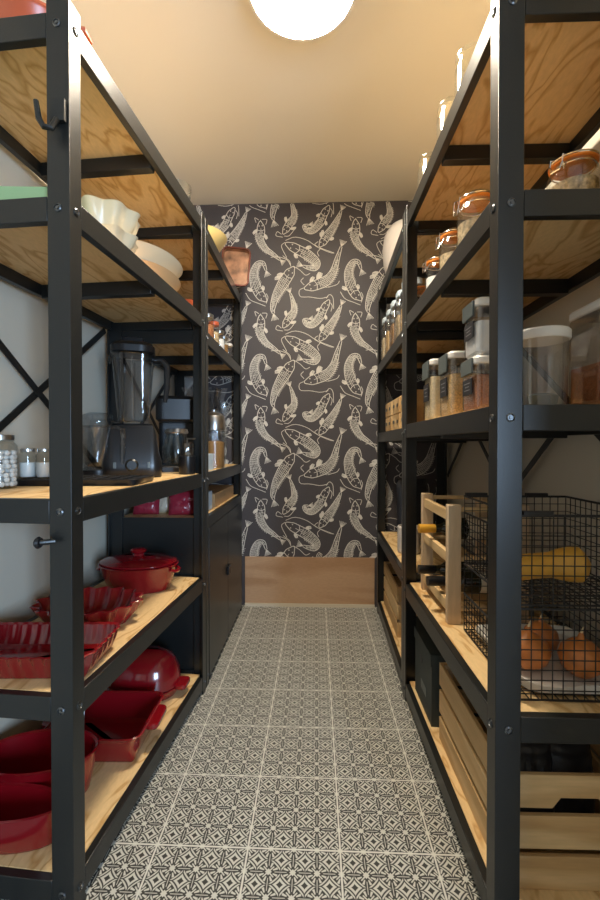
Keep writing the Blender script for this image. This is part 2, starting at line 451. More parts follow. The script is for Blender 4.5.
# ------------------------------------------------------------------ shelving units
D = .40
def unit(name, label, near, far, s, levels, brace, boards, group, bolts_near=True):
    """near, far: front corner points; s=-1 the unit extends to the left, +1 to the right"""
    near = Vector(near); far = Vector(far); L = (far-near).length
    ang = math.atan2(far.y-near.y, far.x-near.x)-PI/2
    root = thing(name, label, 'shelf unit', (near.x, near.y, 0), ang, group)
    H = 1.925; T = .005
    def X(a): return s*a
    def post(fx, fy, bl):
        # L profile, corner at outer corner
        W, Dp = .05, .040
        o = [(0, 0), (W, 0), (W, T), (T, T), (T, Dp), (0, Dp)]
        x0 = 0 if fx == 0 else D; y0 = 0 if fy == 0 else L
        sx = 1 if fx == 0 else -1; sy = 1 if fy == 0 else -1
        m = MB(); m.prism([(X(x0+sx*u), y0+sy*v) for u, v in o], lambda u, v, t_: (u, v, t_), 0, H)
        p = m.build('post', M['steel'], root, bevel=.0012)
        if bl:
            for z in levels:
                zz = z-.026
                for (cx, cy, ax) in ((X(x0+sx*.026), y0, 'y'), (X(x0), y0+sy*.022, 'x')):
                    if ax == 'y' and fy == 1: continue
                    q = MB(); R = Matrix.Rotation(PI/2, 3, 'X') if ax == 'y' else Matrix.Rotation(-s*PI/2, 3, 'Y')
                    q.lathe([(.0085, -.002), (.0085, .0015), (.0062, .003), (.0055, .0012), (.0035, .0012), (.003, .003), (.0001, .003)], 14, c=(cx, cy, zz), rot=R)
                    q.build('bolt', M['bolt'], p)
        return p
    post(0, 0, True); post(0, 1, True); post(1, 0, False); post(1, 1, False)
    for z in levels:
        h = .052
        def rail(nm, x0, x1, y0, y1, z0=z-h, z1=z):
            m = MB(); m.box(X(x0), X(x1), y0, y1, z0, z1); m.build(nm, M['steel'], root, bevel=.0015)
        rail('front_rail', .001, .020, .041, L-.041); rail('back_rail', D-.020, D-.001, .041, L-.041)
        rail('end_rail', .051, D-.051, .001, .020); rail('end_rail', .051, D-.051, L-.020, L-.001)
        rail('crossbar', .021, D-.021, L/2-.015, L/2+.015, z-.018-.042, z-.0185)
        if z in boards:
            m = MB(); m.box(X(.0205), X(D-.0205), .0205, L-.0205, z-.018, z); m.build('shelf_board', M['ply'], root, bevel=.001)
    for dz in (-1, 1):
        z0, z1 = brace[0]-brace[1]*dz, brace[0]+brace[1]*dz
        y0, y1 = .042, L-.042; ux, uz = (y1-y0), (z1-z0); l = math.hypot(ux, uz)
        ny, nz = -uz/l*.011, ux/l*.011
        xo = D+.001 if dz < 0 else D+.0045
        m = MB()
        m.prism([(y0+ny, z0+nz), (y1+ny, z1+nz), (y1-ny, z1-nz), (y0-ny, z0-nz)], lambda u, v, t_: (X(t_), u, v), xo, xo+.003)
        br = m.build('cross_brace', M['steel'], root)
        for k in range(2, 19, 2):
            q = MB(); f = k/20
            q.lathe([(.003, 0), (.003, .001)], 8, c=(X(xo-.0006), y0+ux*f, z0+uz*f), rot=Matrix.Rotation(s*PI/2, 3, 'Y')) if False else None
            q.bm.free()
    return root, L, ang
G = 'black steel shelf units with plywood shelves'
LN = unit('shelf_unit', 'left black steel shelf unit nearest the camera, holding the red dishes', (-.511, .869), (-.449, 1.715), -1,
          [1.90, 1.52, .885, .465, .07], (1.167, .30), [1.90, 1.52, .885, .465, .07], G)
LF = unit('shelf_unit', 'left far black shelf unit with a two-door black cabinet at its base', (-.449, 1.722), (-.452, 2.575), -1,
          [1.90, 1.47, .885, .07], (1.167, .28), [1.90, 1.47, .885, .07], G)
RN = unit('shelf_unit', 'right black steel shelf unit nearest the camera, holding wire basket and wine rack', (.356, .851), (.348, 1.70), 1,
          [1.89, 1.50, 1.08, .46, .07], (1.11, .29), [1.89, 1.50, 1.08, .46, .07], G)
RF = unit('shelf_unit', 'right far black shelf unit touching the wallpapered wall', (.349, 1.708), (.366, 2.56), 1,
          [1.89, 1.47, 1.07, .485, .07], (1.11, .29), [1.89, 1.47, 1.07, .485, .07], G)
# cabinet at the base of the left far unit
root, L, ang = LF
def X(a): return -a
for y0, y1 in ((.0065, .0125), (L-.0125, L-.0065)):
    m = MB(); m.box(X(.006), X(D-.006), y0, y1, .0725, .70); m.build('cabinet_side', M['cab'], root)
m = MB(); m.box(X(D-.03), X(D-.024), .013, L-.013, .0725, .682); m.build('cabinet_back', M['cab'], root)
m = MB(); m.box(X(.021), X(D-.035), .0135, L-.0135, .683, .70); m.build('cabinet_top', M['ply'], root)
m = MB(); m.box(X(.001), X(.019), .041, L-.041, .655, .70); m.build('cabinet_rail', M['cab'], root)
for k in (0, 1):
    y0 = .042+k*(L/2-.042+.0015); y1 = y0+(L/2-.042-.0015)
    m = MB(); m.box(X(-.002), X(.016), y0, y1, .022, .653); d = m.build('cabinet_door', M['cab'], root, bevel=.0015)
    yk = L/2+(-.016 if k == 0 else .016)
    m = MB(); m.box(X(-.014), X(-.0022), yk-.011, yk+.011, .345, .385); m.build('door_handle', M['blackp'], d, bevel=.002)
# hooks on the left near post
h = thing('wall_hook', 'black curved hook clipped high on the near left post', 'hook', (-.537, .862, 0))
b = MB(); b.box(-.008, .022, -.004, .004, 1.665, 1.71); b.build('hook_plate', M['steel'], h)
b = MB(); b.tube([(.008, -.006, 1.665), (.002, -.014, 1.642), (-.010, -.020, 1.640), (-.019, -.022, 1.655), (-.024, -.023, 1.690)], [.006, .006, .006, .006, .005], 8); b.build('hook_arm', M['steel'], h)
h2 = thing('peg_hook', 'black round-headed peg low on the near left post', 'hook', (-.548, .862, 0))
b = MB(); b.tube([(.006, 0, .800), (-.010, -.010, .800), (-.018, -.014, .800)], .0055, 10); b.build('peg', M['steel'], h2)
b = MB(); b.lathe([(.001, -.004), (.010, -.004), (.0125, 0), (.010, .005), (.001, .005)], 16, c=(-.020, -.015, .800), rot=Matrix.Rotation(PI/2, 3, 'Y')); b.build('peg_head', M['blackp'], h2)

# ------------------------------------------------------------------ red ceramic dishes
GR = 'red glazed ovenware'
def wall_shape(h, flare, th=.006, bot=.0, amp=0):
    return [(-.02-flare, 0), (-flare-.004, .001), (-flare, .008, amp*.3), (-flare*.4, h*.55, amp*.8), (0, h-.004, amp), (.004, h, amp), (0, h+.002, amp), (-th, h-.002, amp*.8), (-flare*.45-th, h*.5, amp*.4), (-flare-th-.002, .012, amp*.1), (-flare-th-.02, .008)]
# covered tureen
t = thing('covered_casserole', 'red oval lidded casserole at the far end of the left fourth shelf', 'casserole', (-.662, 1.56, .465), -.06, GR)
b = MB(); b.loft(ellipse(.145, .105), wall_shape(.095, .03)); b.build('dish', M['red'], t)
b = MB(); b.loft(ellipse(.145, .105), [(-.004, .098), (-.002, .104), (-.02, .112), (-.06, .121), (-.095, .125)]); ld = b.build('lid', M['red'], t)
b = MB(); b.lathe([(.018, .122), (.014, .130), (.022, .138), (.024, .144), (.018, .150), (.001, .152)], 24, sx=1.3); b.build('knob', M['red'], ld)
for s in (-1, 1):
    b = MB(); b.tube([(s*.134, -.03, .078), (s*.150, -.018, .073), (s*.153, 0, .072), (s*.150, .018, .073), (s*.134, .03, .078)], .006, 8); b.build('handle', M['red'], t)
# ruffled oval
t = thing('pie_dish', 'red oval dish with a wide wavy ruffled rim on the left fourth shelf', 'baking dish', (-.685, 1.255, .465), .05, GR)
b = MB(); b.loft(ellipse(.150, .112, 160), wall_shape(.066, .035, amp=.009), k=16); b.build('dish', M['red'], t)
# ruffled rectangle
t = thing('tart_dish', 'red rectangular dish with fluted sides at the near left fourth shelf', 'baking dish', (-.700, 1.015, .465), .045, GR)
b = MB(); b.loft(rrect(.185, .095, .03, 240), wall_shape(.058, .016, amp=.0020), k=40); b.build('dish', M['red'], t)
# domed
t = thing('domed_baker', 'red dome-lidded oval baker at the far end of the left bottom shelf', 'casserole', (-.645, 1.57, .07), -.04, GR)
b = MB(); b.loft(ellipse(.135, .100), wall_shape(.035, .012)); b.build('dish', M['red'], t)
b = MB(); b.loft(ellipse(.135, .100, 64), [(.000, .040), (-.002, .070), (-.010, .105), (-.028, .138), (-.055, .156), (-.09, .164)]); ld = b.build('lid', M['red'], t)
for s in (-1, 1):
    b = MB(); b.loft(rrect(.02, .032, .012, 32), [(0, .030), (.003, .034), (.003, .044), (0, .048)], c=(s*.145, 0, 0)); b.build('handle', M['red'], t)
# rectangular baker
t = thing('rectangular_baker', 'deep red rectangular baker with end handles, middle of left bottom shelf', 'baking dish', (-.660, 1.305, .07), .03, GR)
b = MB(); b.loft(rrect(.148, .120, .035, 96), wall_shape(.085, .022)); b.build('dish', M['red'], t)
for s in (-1, 1):
    b = MB(); b.loft(rrect(.018, .05, .014, 32), [(0, .066), (.003, .070), (.003, .080), (0, .084)], c=(s*.158, 0, 0)); b.build('handle', M['red'], t)
# two deep ovals
t = thing('oval_dish', 'big deep red round dish behind the foremost one on left bottom shelf', 'baking dish', (-.738, 1.100, .07), .1, GR)
b = MB(); b.loft(ellipse(.148, .085, 72), wall_shape(.115, .020)); b.build('dish', M['red'], t)
t = thing('oval_dish', 'deep red oval dish nearest the camera on the left bottom shelf', 'baking dish', (-.745, .964, .07), .0, GR)
b = MB(); b.loft(ellipse(.150, .055, 72), wall_shape(.090, .012)); b.build('dish', M['red'], t)

# ------------------------------------------------------------------ left upper shelves
t = thing('terracotta_pot', 'terracotta lidded pot on the top of the near left shelf', 'pot', (-.680, 1.02, 1.90))
b = MB(); b.loft(ellipse(.105, .10), wall_shape(.085, .02)); b.build('dish', M['terra'], t)
b = MB(); b.loft(ellipse(.105, .10), [(-.002, .089), (-.006, .10), (-.04, .122), (-.09, .134)]); ld = b.build('lid', M['terra'], t)
b = MB(); b.tube([(.100, -.02, .085), (.125, -.012, .09), (.125, .012, .09), (.100, .02, .085)], .009, 8); b.build('handle', M['terra'], t)
o = MB().loft(rrect(.14, .075, .02), [(-.004, 0), (0, .004), (.004, .040), (.004, .044), (0, .044), (-.006, .010)]).build('serving_tray', M['green'], None, (-.715, .985, 1.52), .06)
tag(o, 'flat sage green tray at the near end of the left second shelf', 'tray')
for i, z in enumerate((1.52, 1.572)):
    t = MB().loft(ellipse(.085, .085, 160), wall_shape(.05+.012*i, .018, amp=.007), k=8).build('brioche_mould', M['cream'], None, (-.585+.005*i, 1.155+.004*i, z))
    tag(t, ('cream fluted mould at the bottom of the stack on left second shelf', 'cream fluted mould on top of the stack on left second shelf')[i], 'mould', 'stacked cream fluted moulds')
t = MB().loft(ellipse(.095, .150, 96), wall_shape(.05, .03)).build('oval_gratin_dish', M['tan'], None, (-.570, 1.435, 1.52))
tag(t, 'tan oval gratin dish under the cream one on the left second shelf', 'gratin dish', 'stacked oval gratin dishes')
t = MB().loft(ellipse(.115, .165, 96), wall_shape(.062, .045)).build('oval_gratin_dish', M['cream'], None, (-.578, 1.420, 1.552))
tag(t, 'large cream oval gratin dish on top of the tan one', 'gratin dish', 'stacked oval gratin dishes')
t = MB().lathe([(.02, 0), (.034, .004), (.05, .04), (.053, .075), (.051, .075), (.047, .04), (.03, .01), (.001, .008)], 32).build('glass_bowl', M['glass'], None, (-.525, 1.60, 1.90))
tag(t, 'small clear glass bowl on the near left unit top, far end', 'bowl')
t = MB().lathe([(.05, 0), (.06, .004), (.11, .035), (.135, .075), (.139, .08), (.131, .077), (.105, .040), (.055, .012), (.001, .010)], 40).build('mixing_bowl', M['yellow'], None, (-.560, 2.0, 1.90))
tag(t, 'pale yellow round bowl on top of the far left shelf unit', 'bowl')
# browned baking pan leaning out over the edge
t = thing('baking_pan', 'rust-brown rectangular baking pan standing upright on the far left unit', 'baking pan', (-.465, 2.44, 1.902), .12)
R = Matrix.Rotation(math.radians(84), 3, 'X') @ Matrix.Rotation(math.radians(-4), 3, 'Z')
b = MB(); b.loft(rrect(.070, .102, .02), [(0, 0), (0, .004), (.004, .018)], c=(.004, 0, .114), rot=R, cap1=False); b.build('pan_base', M['rust'], t)
b = MB(); b.loft(rrect(.070, .102, .02), [(.0045, .014), (.012, .016), (.012, .026), (.0045, .026), (.0045, .014)], c=(.004, 0, .114), rot=R, cap0=False, cap1=False); b.build('pan_rim', M['rustrim'], t)
# small jars and tins on the far left second shelf
def spice(name, label, x, y, z, r, h, fill, lidm, body=None):
    t = thing(name, label, 'jar' if name != 'tin_can' else 'tin', (x, y, z), 0, 'small jars and tins on the far left second shelf')
    b = MB(); b.lathe([(r*.9, 0), (r, .004), (r, h*.82), (r*.8, h*.88)], 20); b.build('jar_body', body or M['glass'], t)
    if fill: b = MB(); b.lathe([(r*.86, .004), (r*.93, .008), (r*.93, h*.62), (.001, h*.64)], 16); b.build('contents', fill, t)
    b = MB(); b.lathe([(r*.88, h*.87), (r*.9, h*.88), (r*.9, h), (.001, h)], 20); b.build('lid', lidm, t)
for i, (x, y, r, h, f, l, nm, lb) in enumerate([
    (-.50, 1.83, .032, .15, M['creamfill'], M['lid'], 'spice_jar', 'small jar with cream contents and white lid, far left second shelf front'),
    (-.57, 1.88, .034, .17, None, M['terra'], 'tin_can', 'silver tin with brown lid behind white-lidded jar, far left shelf'),
    (-.50, 1.95, .03, .13, M['brownfill'], M['silver'], 'spice_jar', 'small jar of brown spice with steel lid, far left second shelf'),
    (-.50, 2.07, .028, .13, M['nuts'], M['terra'], 'spice_jar', 'small jar with brown lid midway along the far left second shelf'),
    (-.50, 2.19, .028, .12, M['flour'], M['silver'], 'spice_jar', 'small jar of white powder with steel lid, far left second shelf'),
    (-.505, 2.31, .028, .12, M['amber'], M['silver'], 'spice_jar', 'small amber jar near the far end of the left second shelf'),
    (-.505, 2.43, .028, .11, None, M['lid'], 'spice_jar', 'empty small jar at the wallpaper end of the left second shelf')]):
    spice(nm, lb, x, y, 1.47, r, h, f, l, M['silver'] if nm == 'tin_can' else None)

# ------------------------------------------------------------------ left third shelf: appliances
def screw_jar(label, loc, r, h, lid, group=None):
    t = thing('glass_jar', label, 'jar', loc, 0, group)
    b = MB(); b.lathe([(r*.88, 0), (r, .006), (r, h*.72), (r*.96, h*.8), (r*.74, h*.88), (r*.74, h*.92)], 28); b.build('jar_body', M['glass'], t)
    b = MB(); b.lathe([(r*.78, h*.90), (r*.80, h*.905), (r*.80, h*.99), (r*.76, h), (.001, h)], 28); b.build('lid', lid, t)
    return t
t = screw_jar('glass jar of white mints at the left end of the third shelf', (-.840, 1.098, .885), .042, .142, M['silver'], 'glass jars on the left third shelf')
b = MB(); rr = random.Random(5)
zz = .012
while zz < .105:
    for k in range(9):
        a = 2*PI*(k+rr.random()*.4)/9+zz*40; q = .0325
        b.lathe([(.001, -.0075), (.0055, -.005), (.0075, 0), (.0055, .005), (.001, .0075)], 8, c=(q*math.cos(a), q*math.sin(a), zz))
    for k in range(4):
        a = 2*PI*k/4+zz*20; b.lathe([(.001, -.0075), (.0055, -.005), (.0075, 0), (.0055, .005), (.001, .0075)], 8, c=(.017*math.cos(a), .017*math.sin(a), zz))
    zz += .0118
tag(b.build('mints', M['marsh'], t), kind='stuff')
for x, lb in ((-.834, 'small clear jar with silver lid, beside the mint jar'), (-.784, 'small clear jar with silver lid, right of its twin by the post')):
    t = screw_jar(lb, (x, 1.200, .9047), .0235, .085, M['silver'], 'glass jars on the left third shelf')
    b = MB(); b.lathe([(.019, .004), (.021, .008), (.021, .045), (.001, .047)], 16); b.build('contents', M['lid'], t)
t = thing('tray', 'flat black tray wrapped in shiny film on the left third shelf', 'tray', (-.688, 1.250, .885), .045)
b = MB(); b.loft(rrect(.175, .085, .015, 96), [(-.004, 0), (0, .003), (.004, .017, .001), (0, .0195, .001), (-.01, .017), (-.03, .0165)], k=11); b.build('tray_body', M['blackp'], t)
b = MB()
for k in range(9):
    x = -.15+.036*k; b.tube([(x, -.07, .0185), (x+.01, -.03, .0200), (x-.006, .01, .0185), (x+.008, .055, .0200)], .0022, 5)
b.build('film_creases', M['smoke'], t)
# food processor bowl
t = thing('food_processor_jar', 'squat clear blender jug with grey lid, left of the tall blender', 'blender jug', (-.770, 1.475, .885), -.2)
b = MB(); b.lathe([(.050, 0), (.054, .006), (.054, .03), (.044, .036), (.050, .05), (.060, .175), (.062, .18), (.060, .182), (.048, .055), (.03, .04), (.001, .038)], 36); b.build('jug', M['plastic'], t)
b = MB(); b.lathe([(.064, .178), (.066, .182), (.066, .198), (.050, .205), (.048, .222), (.03, .228), (.001, .228)], 36); b.build('lid', M['smoke'], t)
b = MB(); b.tube([(.058, 0, .172), (.085, -.005, .176), (.106, -.008, .168), (.108, -.008, .13), (.104, -.008, .05)], .009, 10); b.build('handle', M['plastic'], t)
b = MB(); b.lathe([(.052, -.0), (.056, .001), (.056, .028), (.001, .029)], 30); b.build('jug_base', M['blackp'], t)
# tall blender
t = thing('blender', 'tall black countertop blender with clear square jug on left third shelf', 'blender', (-.672, 1.545, .885), .35)
b = MB(); b.loft(rrect(.098, .10, .03), [(-.004, 0), (0, .006), (0, .05), (-.012, .10), (-.022, .165), (-.030, .185), (-.045, .190)]); mb = b.build('motor_base', M['blackp'], t)
b = MB(); b.lathe([(.022, 0), (.022, .010), (.016, .016), (.001, .016)], 20, c=(0, -.098, .045), rot=Matrix.Rotation(PI/2, 3, 'X')); b.build('dial', M['cab'], mb)
for sx in (-1, 1):
    b = MB(); b.box(sx*.055-.004, sx*.055+.004, -.111, -.0965, .035, .055); b.build('switch', M['greyclip'], mb)
b = MB(); b.loft(rrect(.050, .050, .018, 72), [(0, .192), (.002, .196), (.004, .23), (.022, .44), (.024, .442), (.020, .44), (.001, .235), (-.006, .205), (-.03, .200)], k=4); jg = b.build('jug', M['smoke'], t)
for k in range(4):
    a = PI/2*k
    b = MB(); b.tube([(.052*math.cos(a), .052*math.sin(a), .21), (.070*math.cos(a), .070*math.sin(a), .43)], [.003, .003], 6); b.build('jug_rib', M['plastic'], jg)
b = MB(); b.loft(rrect(.050, .050, .02, 48), [(.018, .444), (.026, .448), (.026, .470), (.012, .484), (-.010, .488), (-.012, .503), (-.03, .508)]); b.build('lid', M['blackp'], t)
b = MB(); b.tube([(.066, -.004, .43), (.098, -.008, .432), (.118, -.010, .41), (.118, -.010, .33), (.110, -.010, .275)], [.010, .012, .012, .011, .008], 10); b.build('handle', M['blackp'], t)
b = MB(); b.tube([(-.066, .0, .42), (-.082, 0, .440)], [.018, .012], 10); b.build('spout', M['smoke'], t)
# coffee grinder and coffee maker in the far unit
t = thing('coffee_maker', 'black filter coffee machine behind the blender on the far left shelf', 'coffee machine', (-.620, 1.875, .885), .3)
b = MB(); b.loft(rrect(.085, .10, .02), [(0, 0), (0, .02), (-.004, .025)]); b.build('base', M['blackp'], t)
b = MB(); b.loft(rrect(.080, .025, .015), [(0, .024), (0, .30)], c=(0, .07, 0)); b.build('column', M['blackp'], t)
b = MB(); b.loft(rrect(.085, .095, .025), [(-.01, .215), (0, .225), (.002, .31), (-.01, .325)], c=(0, .002, 0)); b.build('brew_head', M['blackp'], t)
b = MB(); b.lathe([(.05, .026), (.06, .04), (.062, .10), (.045, .15), (.045, .165), (.042, .165), (.055, .10), (.05, .035), (.001, .03)], 28, c=(0, -.03, 0)); b.build('carafe', M['glass'], t)
b = MB(); b.lathe([(.047, .165), (.05, .17), (.045, .185), (.001, .188)], 24, c=(0, -.03, 0)); b.build('carafe_lid', M['silver'], t)
t = thing('coffee_grinder', 'small steel and glass grinder between blender and middle post', 'grinder', (-.508, 1.66, .885))
b = MB(); b.lathe([(.030, 0), (.032, .004), (.032, .07), (.026, .075)], 24); b.build('body', M['blackp'], t)
b = MB(); b.lathe([(.027, .075), (.029, .080), (.031, .12), (.028, .125), (.001, .126)], 24); b.build('hopper', M['plastic'], t)
b = MB(); b.tube([(0, 0, .126), (0, 0, .140), (.035, -.01, .140)], .003, 8); b.build('crank', M['silver'], t)
# steel topped canister in a clear bag
t = thing('storage_canister', 'tall glass canister of amber grain with shiny domed steel top', 'canister', (-.515, 2.13, .885))
b = MB(); b.lathe([(.05, 0), (.055, .005), (.055, .19), (.05, .195)], 32); b.build('glass_body', M['glass'], t)
b = MB(); b.lathe([(.048, .004), (.051, .01), (.051, .13), (.001, .14)], 24); b.build('contents', M['amber'], t)
b = MB(); b.lathe([(.057, .190), (.058, .20), (.058, .235), (.05, .262), (.03, .277), (.012, .282), (.012, .292), (.001, .296)], 32); b.build('lid', M['silver'], t)
t = thing('clear_bag', 'crinkled clear plastic bag behind the steel-topped canister', 'bag', (-.60, 2.27, .885))
b = MB(); rr = random.Random(2); ol = ellipse(.10, .07, 60)
b.loft([((p[0]*(1+rr.uniform(-.12, .12)), p[1]*(1+rr.uniform(-.12, .12))), n) for p, n in ol], [(-.01, 0), (.0, .02, .004), (.008, .15, .008), (.0, .28, .01), (-.02, .36, .014), (-.005, .42, .02)], k=9, cap1=False); b.build('bag_body', M['plastic'], t)
t = MB().box(-.03, .03, -.05, .05, 0, .075).build('small_box', M['bluewhite'], None, (-.510, 1.93, .885), bevel=.002)
tag(t, 'pale blue small box on the far left third shelf by the post', 'box')
# on the cabinet
t = thing('cardboard_box', 'long brown cardboard box with a round hole, on the black cabinet', 'box', (-.550, 2.24, .70))
b = MB(); b.box(-.065, .065, -.22, .24, 0, .066); b.build('box_body', M['card'], t, bevel=.001)
b = MB(); b.lathe([(.001, .0663), (.026, .0663), (.026, .0668), (.001, .0668)], 24, c=(.01, -.12, 0)); b.build('hole', M['label'], t)
t = MB().box(-.03, .03, -.05, .05, 0, .085).build('small_box', M['bluewhite'], None, (-.52, 1.94, .70), bevel=.002)
tag(t, 'pale blue small box on the cabinet, before the cardboard box', 'box')
def snack(label, loc, rz, m, w_, h_, tilt=.2):
    b = MB(); N = 14; pts = []; rr = random.Random(int(loc[1]*100)+int(loc[0]*977))
    for sgn in (-1, 1):
        for i in range(N+1):
            for j in range(N+1):
                u, v = i/N*2-1, j/N*2-1
                th = .03*max(0, (1-u**4)*(1-v**4))**.6*(1+rr.uniform(-.12, .12))
                p = Vector((u*w_/2, sgn*th-.0008*sgn, (v+1)*h_/2)); p.y += p.z*tilt; pts.append(p)
    fs = []
    for s_ in (0, 1):
        o_ = s_*(N+1)**2
        for i in range(N):
            for j in range(N):
                a = o_+i*(N+1)+j; fs.append((a, a+1, a+N+2, a+N+1))
    b.poly(pts, fs, smooth=True)
    bmesh.ops.remove_doubles(b.bm, verts=b.bm.verts, dist=.0004)
    return tag(b.build('snack_bag', m, None, loc, rz), label, 'bag', 'foil food bags')
snack('red and white foil food bag on the cabinet, leftmost', (-.735, 1.81, .70), .1, M['bagred'], .11, .13)
snack('cream foil food bag on the cabinet between red and dark bags', (-.655, 1.86, .70), -.1, M['bagwhite'], .10, .14)
snack('red foil food bag on the cabinet nearest the middle post', (-.570, 1.80, .70), .15, M['bagred'], .12, .11)

# ------------------------------------------------------------------ clip jars
def clip_jar(label, loc, r, h, fill, rz, group):
    t = thing('clip_top_jar', label, 'jar', loc, rz, group)
    b = MB(); b.lathe([(r*.86, 0), (r*.98, .006), (r, .02), (r, h*.68), (r*.92, h*.78), (r*.78, h*.84), (r*.80, h*.87)], 36); b.build('jar_body', M['glass'], t)
    b = MB(); b.lathe([(r*.84, .006), (r*.92, .012), (r*.94, h*.58), (r*.3, h*.63), (.001, h*.61)], 24); b.build('contents', fill, t)
    b = MB(); b.lathe([(r*.70, h*.872), (r*.92, h*.872), (r*.93, h*.895), (r*.70, h*.895)], 36); b.build('rubber_seal', M['orange'], t)
    b = MB(); b.lathe([(r*.86, h*.897), (r*.90, h*.90), (r*.89, h*.93), (r*.75, h*.965), (r*.5, h*.985), (.001, h)], 36); b.build('lid', M['glass'], t)
    b = MB(); n = 30
    b.tube([(r*.84*math.cos(2*PI*k/n), r*.84*math.sin(2*PI*k/n), h*.82) for k in range(n)], .0016, 6, closed=True)
    b.tube([(r*.93*math.cos(2*PI*k/n), r*.93*math.sin(2*PI*k/n), h*.915) for k in range(n)], .0016, 6, closed=True)
    for s in (-1, 1):
        b.tube([(-r*.92, s*.012, h*.915), (-r*1.12, s*.014, h*.90), (-r*1.16, s*.014, h*.80), (-r*1.02, s*.012, h*.72), (-r*.84, s*.012, h*.82)], .0016, 6)
    b.tube([(-r*1.16, -.014, h*.80), (-r*1.22, -.01, h*.70), (-r*1.22, .01, h*.70), (-r*1.16, .014, h*.80)], .0018, 6)
    b.build('wire_clip', M['chrome'], t)
    return t
GJ = 'clip-top jars with orange seals on the right second shelf'
clip_jar('large clip-top jar with orange seal nearest the post, over the aisle', (.452, 1.225, 1.50), .052, .207, M['nuts'], .2, GJ)
clip_jar('clip-top jar with orange seal, second from the near right post', (.450, 1.42, 1.50), .045, .205, M['nuts'], .1, GJ)
clip_jar('clip-top jar of pale flour, third from the near right post', (.446, 1.59, 1.50), .042, .192, M['flour'], .1, GJ)
clip_jar('small amber clip-top jar on the far right unit second shelf', (.436, 1.80, 1.47), .048, .20, M['amber'], 0, GJ)
clip_jar('wide clip-top jar of nuts, right of the near right post', (.592, 1.01, 1.50), .054, .160, M['nuts'], .5, GJ)
clip_jar('tall clip-top jar of yellow pasta cut by the right frame edge', (.665, .925, 1.50), .055, .31, M['pasta'], .6, GJ)
# glass jars on top of the right unit
for y, lb in ((1.15, 'clear glass jar on the right unit top, nearest the camera'), (1.32, 'clear glass jar on the right unit top, middle of three'), (1.56, 'clear glass jar on the right unit top, farthest of three')):
    t = thing('glass_jar', lb, 'jar', (.408, y, 1.89), 0, 'clear glass jars on the right unit top')
    b = MB(); b.lathe([(.036, 0), (.040, .005), (.040, .10), (.034, .118), (.034, .128)], 28); b.build('jar_body', M['glass'], t)
    b = MB(); b.lathe([(.037, .127), (.038, .130), (.037, .140), (.026, .150), (.001, .152)], 28); b.build('lid', M['glass'], t)
t = MB().lathe([(.09, 0), (.105, .004), (.118, .03), (.136, .10), (.143, .18), (.134, .25), (.104, .30), (.055, .325), (.001, .33)], 48).build('cake_cover', M['white'], None, (.508, 2.36, 1.89))
tag(t, 'big rounded white cover on the top of the far right unit', 'cover')

# ------------------------------------------------------------------ right third shelf: storage containers
def container(label, loc, hx, hy, h, fill, lvl, rz=0, lidm=None, lab=True, group='clear storage containers with black labels', aisle=True):
    t = thing('storage_container', label, 'container', loc, rz, group)
    b = MB(); b.loft(rrect(hx, hy, .018, 48), [(-.008, 0), (-.003, .005), (0, .02), (0, h-.03), (-.003, h-.022)]); b.build('container_body', M['plastic'], t)
    b = MB(); b.loft(rrect(hx-.004, hy-.004, .015, 40), [(-.006, .004), (0, .012), (0, lvl*h), (-.02, lvl*h+.004)]); b.build('contents', fill, t)
    b = MB(); b.loft(rrect(hx, hy, .018, 48), [(-.002, h-.021), (.001, h-.018), (.001, h-.006), (-.004, h), (-.014, h)]); ld = b.build('lid', lidm or M['lid'], t)
    if aisle:    # soft grey latch and black label on the aisle side
        b = MB(); b.box(-hx-.006, -hx-.0005, -hy*.72, hy*.72, h*.70, h-.004); b.build('latch', M['greyclip'], t, bevel=.002)
        if lab:
            b = MB(); b.box(-hx-.0022, -hx-.0005, -hy*.6, hy*.6, h*.34, h*.62); lb_ = b.build('label_plate', M['label'], t)
            b = MB()
            for k, wd in enumerate((.8, .5, .7)):
                b.box(-hx-.0028, -hx-.0023, -hy*.5*wd, hy*.5*wd, h*(.54-.06*k), h*(.545-.06*k)+.001)
            b.build('label_marks', M['mark'], lb_)
    return t
container('clear container of cream flour, farthest in the near right third shelf', (.437, 1.515, 1.08), .048, .055, .214, M['creamfill'], .72)
container('clear container of golden oats between flour and brown lentils', (.440, 1.315, 1.08), .050, .055, .196, M['oats'], .66)
container('clear container of red-brown lentils under the white one', (.447, 1.115, 1.08), .055, .055, .142, M['brownfill'], .66)
container('clear container of white sugar stacked on the lentils', (.447, 1.115, 1.2225), .052, .052, .143, M['flour'], .60)
t = thing('round_container', 'round clear container with a flat white lid right of the near post', 'container', (.498, .962, 1.08))
b = MB(); b.lathe([(.046, 0), (.050, .005), (.052, .148), (.052, .152)], 40); b.build('container_body', M['plastic'], t)
b = MB(); b.lathe([(.055, .148), (.057, .151), (.057, .166), (.054, .170), (.001, .170)], 40); b.build('lid', M['lid'], t)
b = MB(); b.loft(ellipse(.028, .02, 24), [(0, .006), (.004, .03), (-.006, .035)], c=(.01, .01, 0)); b.build('scoop', M['greyclip'], t)
t = container('large brown-filled container with grey latch at the right frame edge', (.672, .985, 1.08), .068, .07, .235, M['brownfill'], .42, lab=False, aisle=False)
b = MB(); b.box(-.056, .03, -.077, -.0715, .178, .228); b.build('latch', M['greyclip'], t, bevel=.002)
b = MB(); b.box(-.046, .03, -.0722, -.0703, .118, .158); lb_ = b.build('label_plate', M['label'], t)
b = MB()
for k in range(3): b.box(-.036, .02-.01*k, -.0729, -.0723, .147-.011*k, .149-.011*k)
b.build('label_marks', M['mark'], lb_)
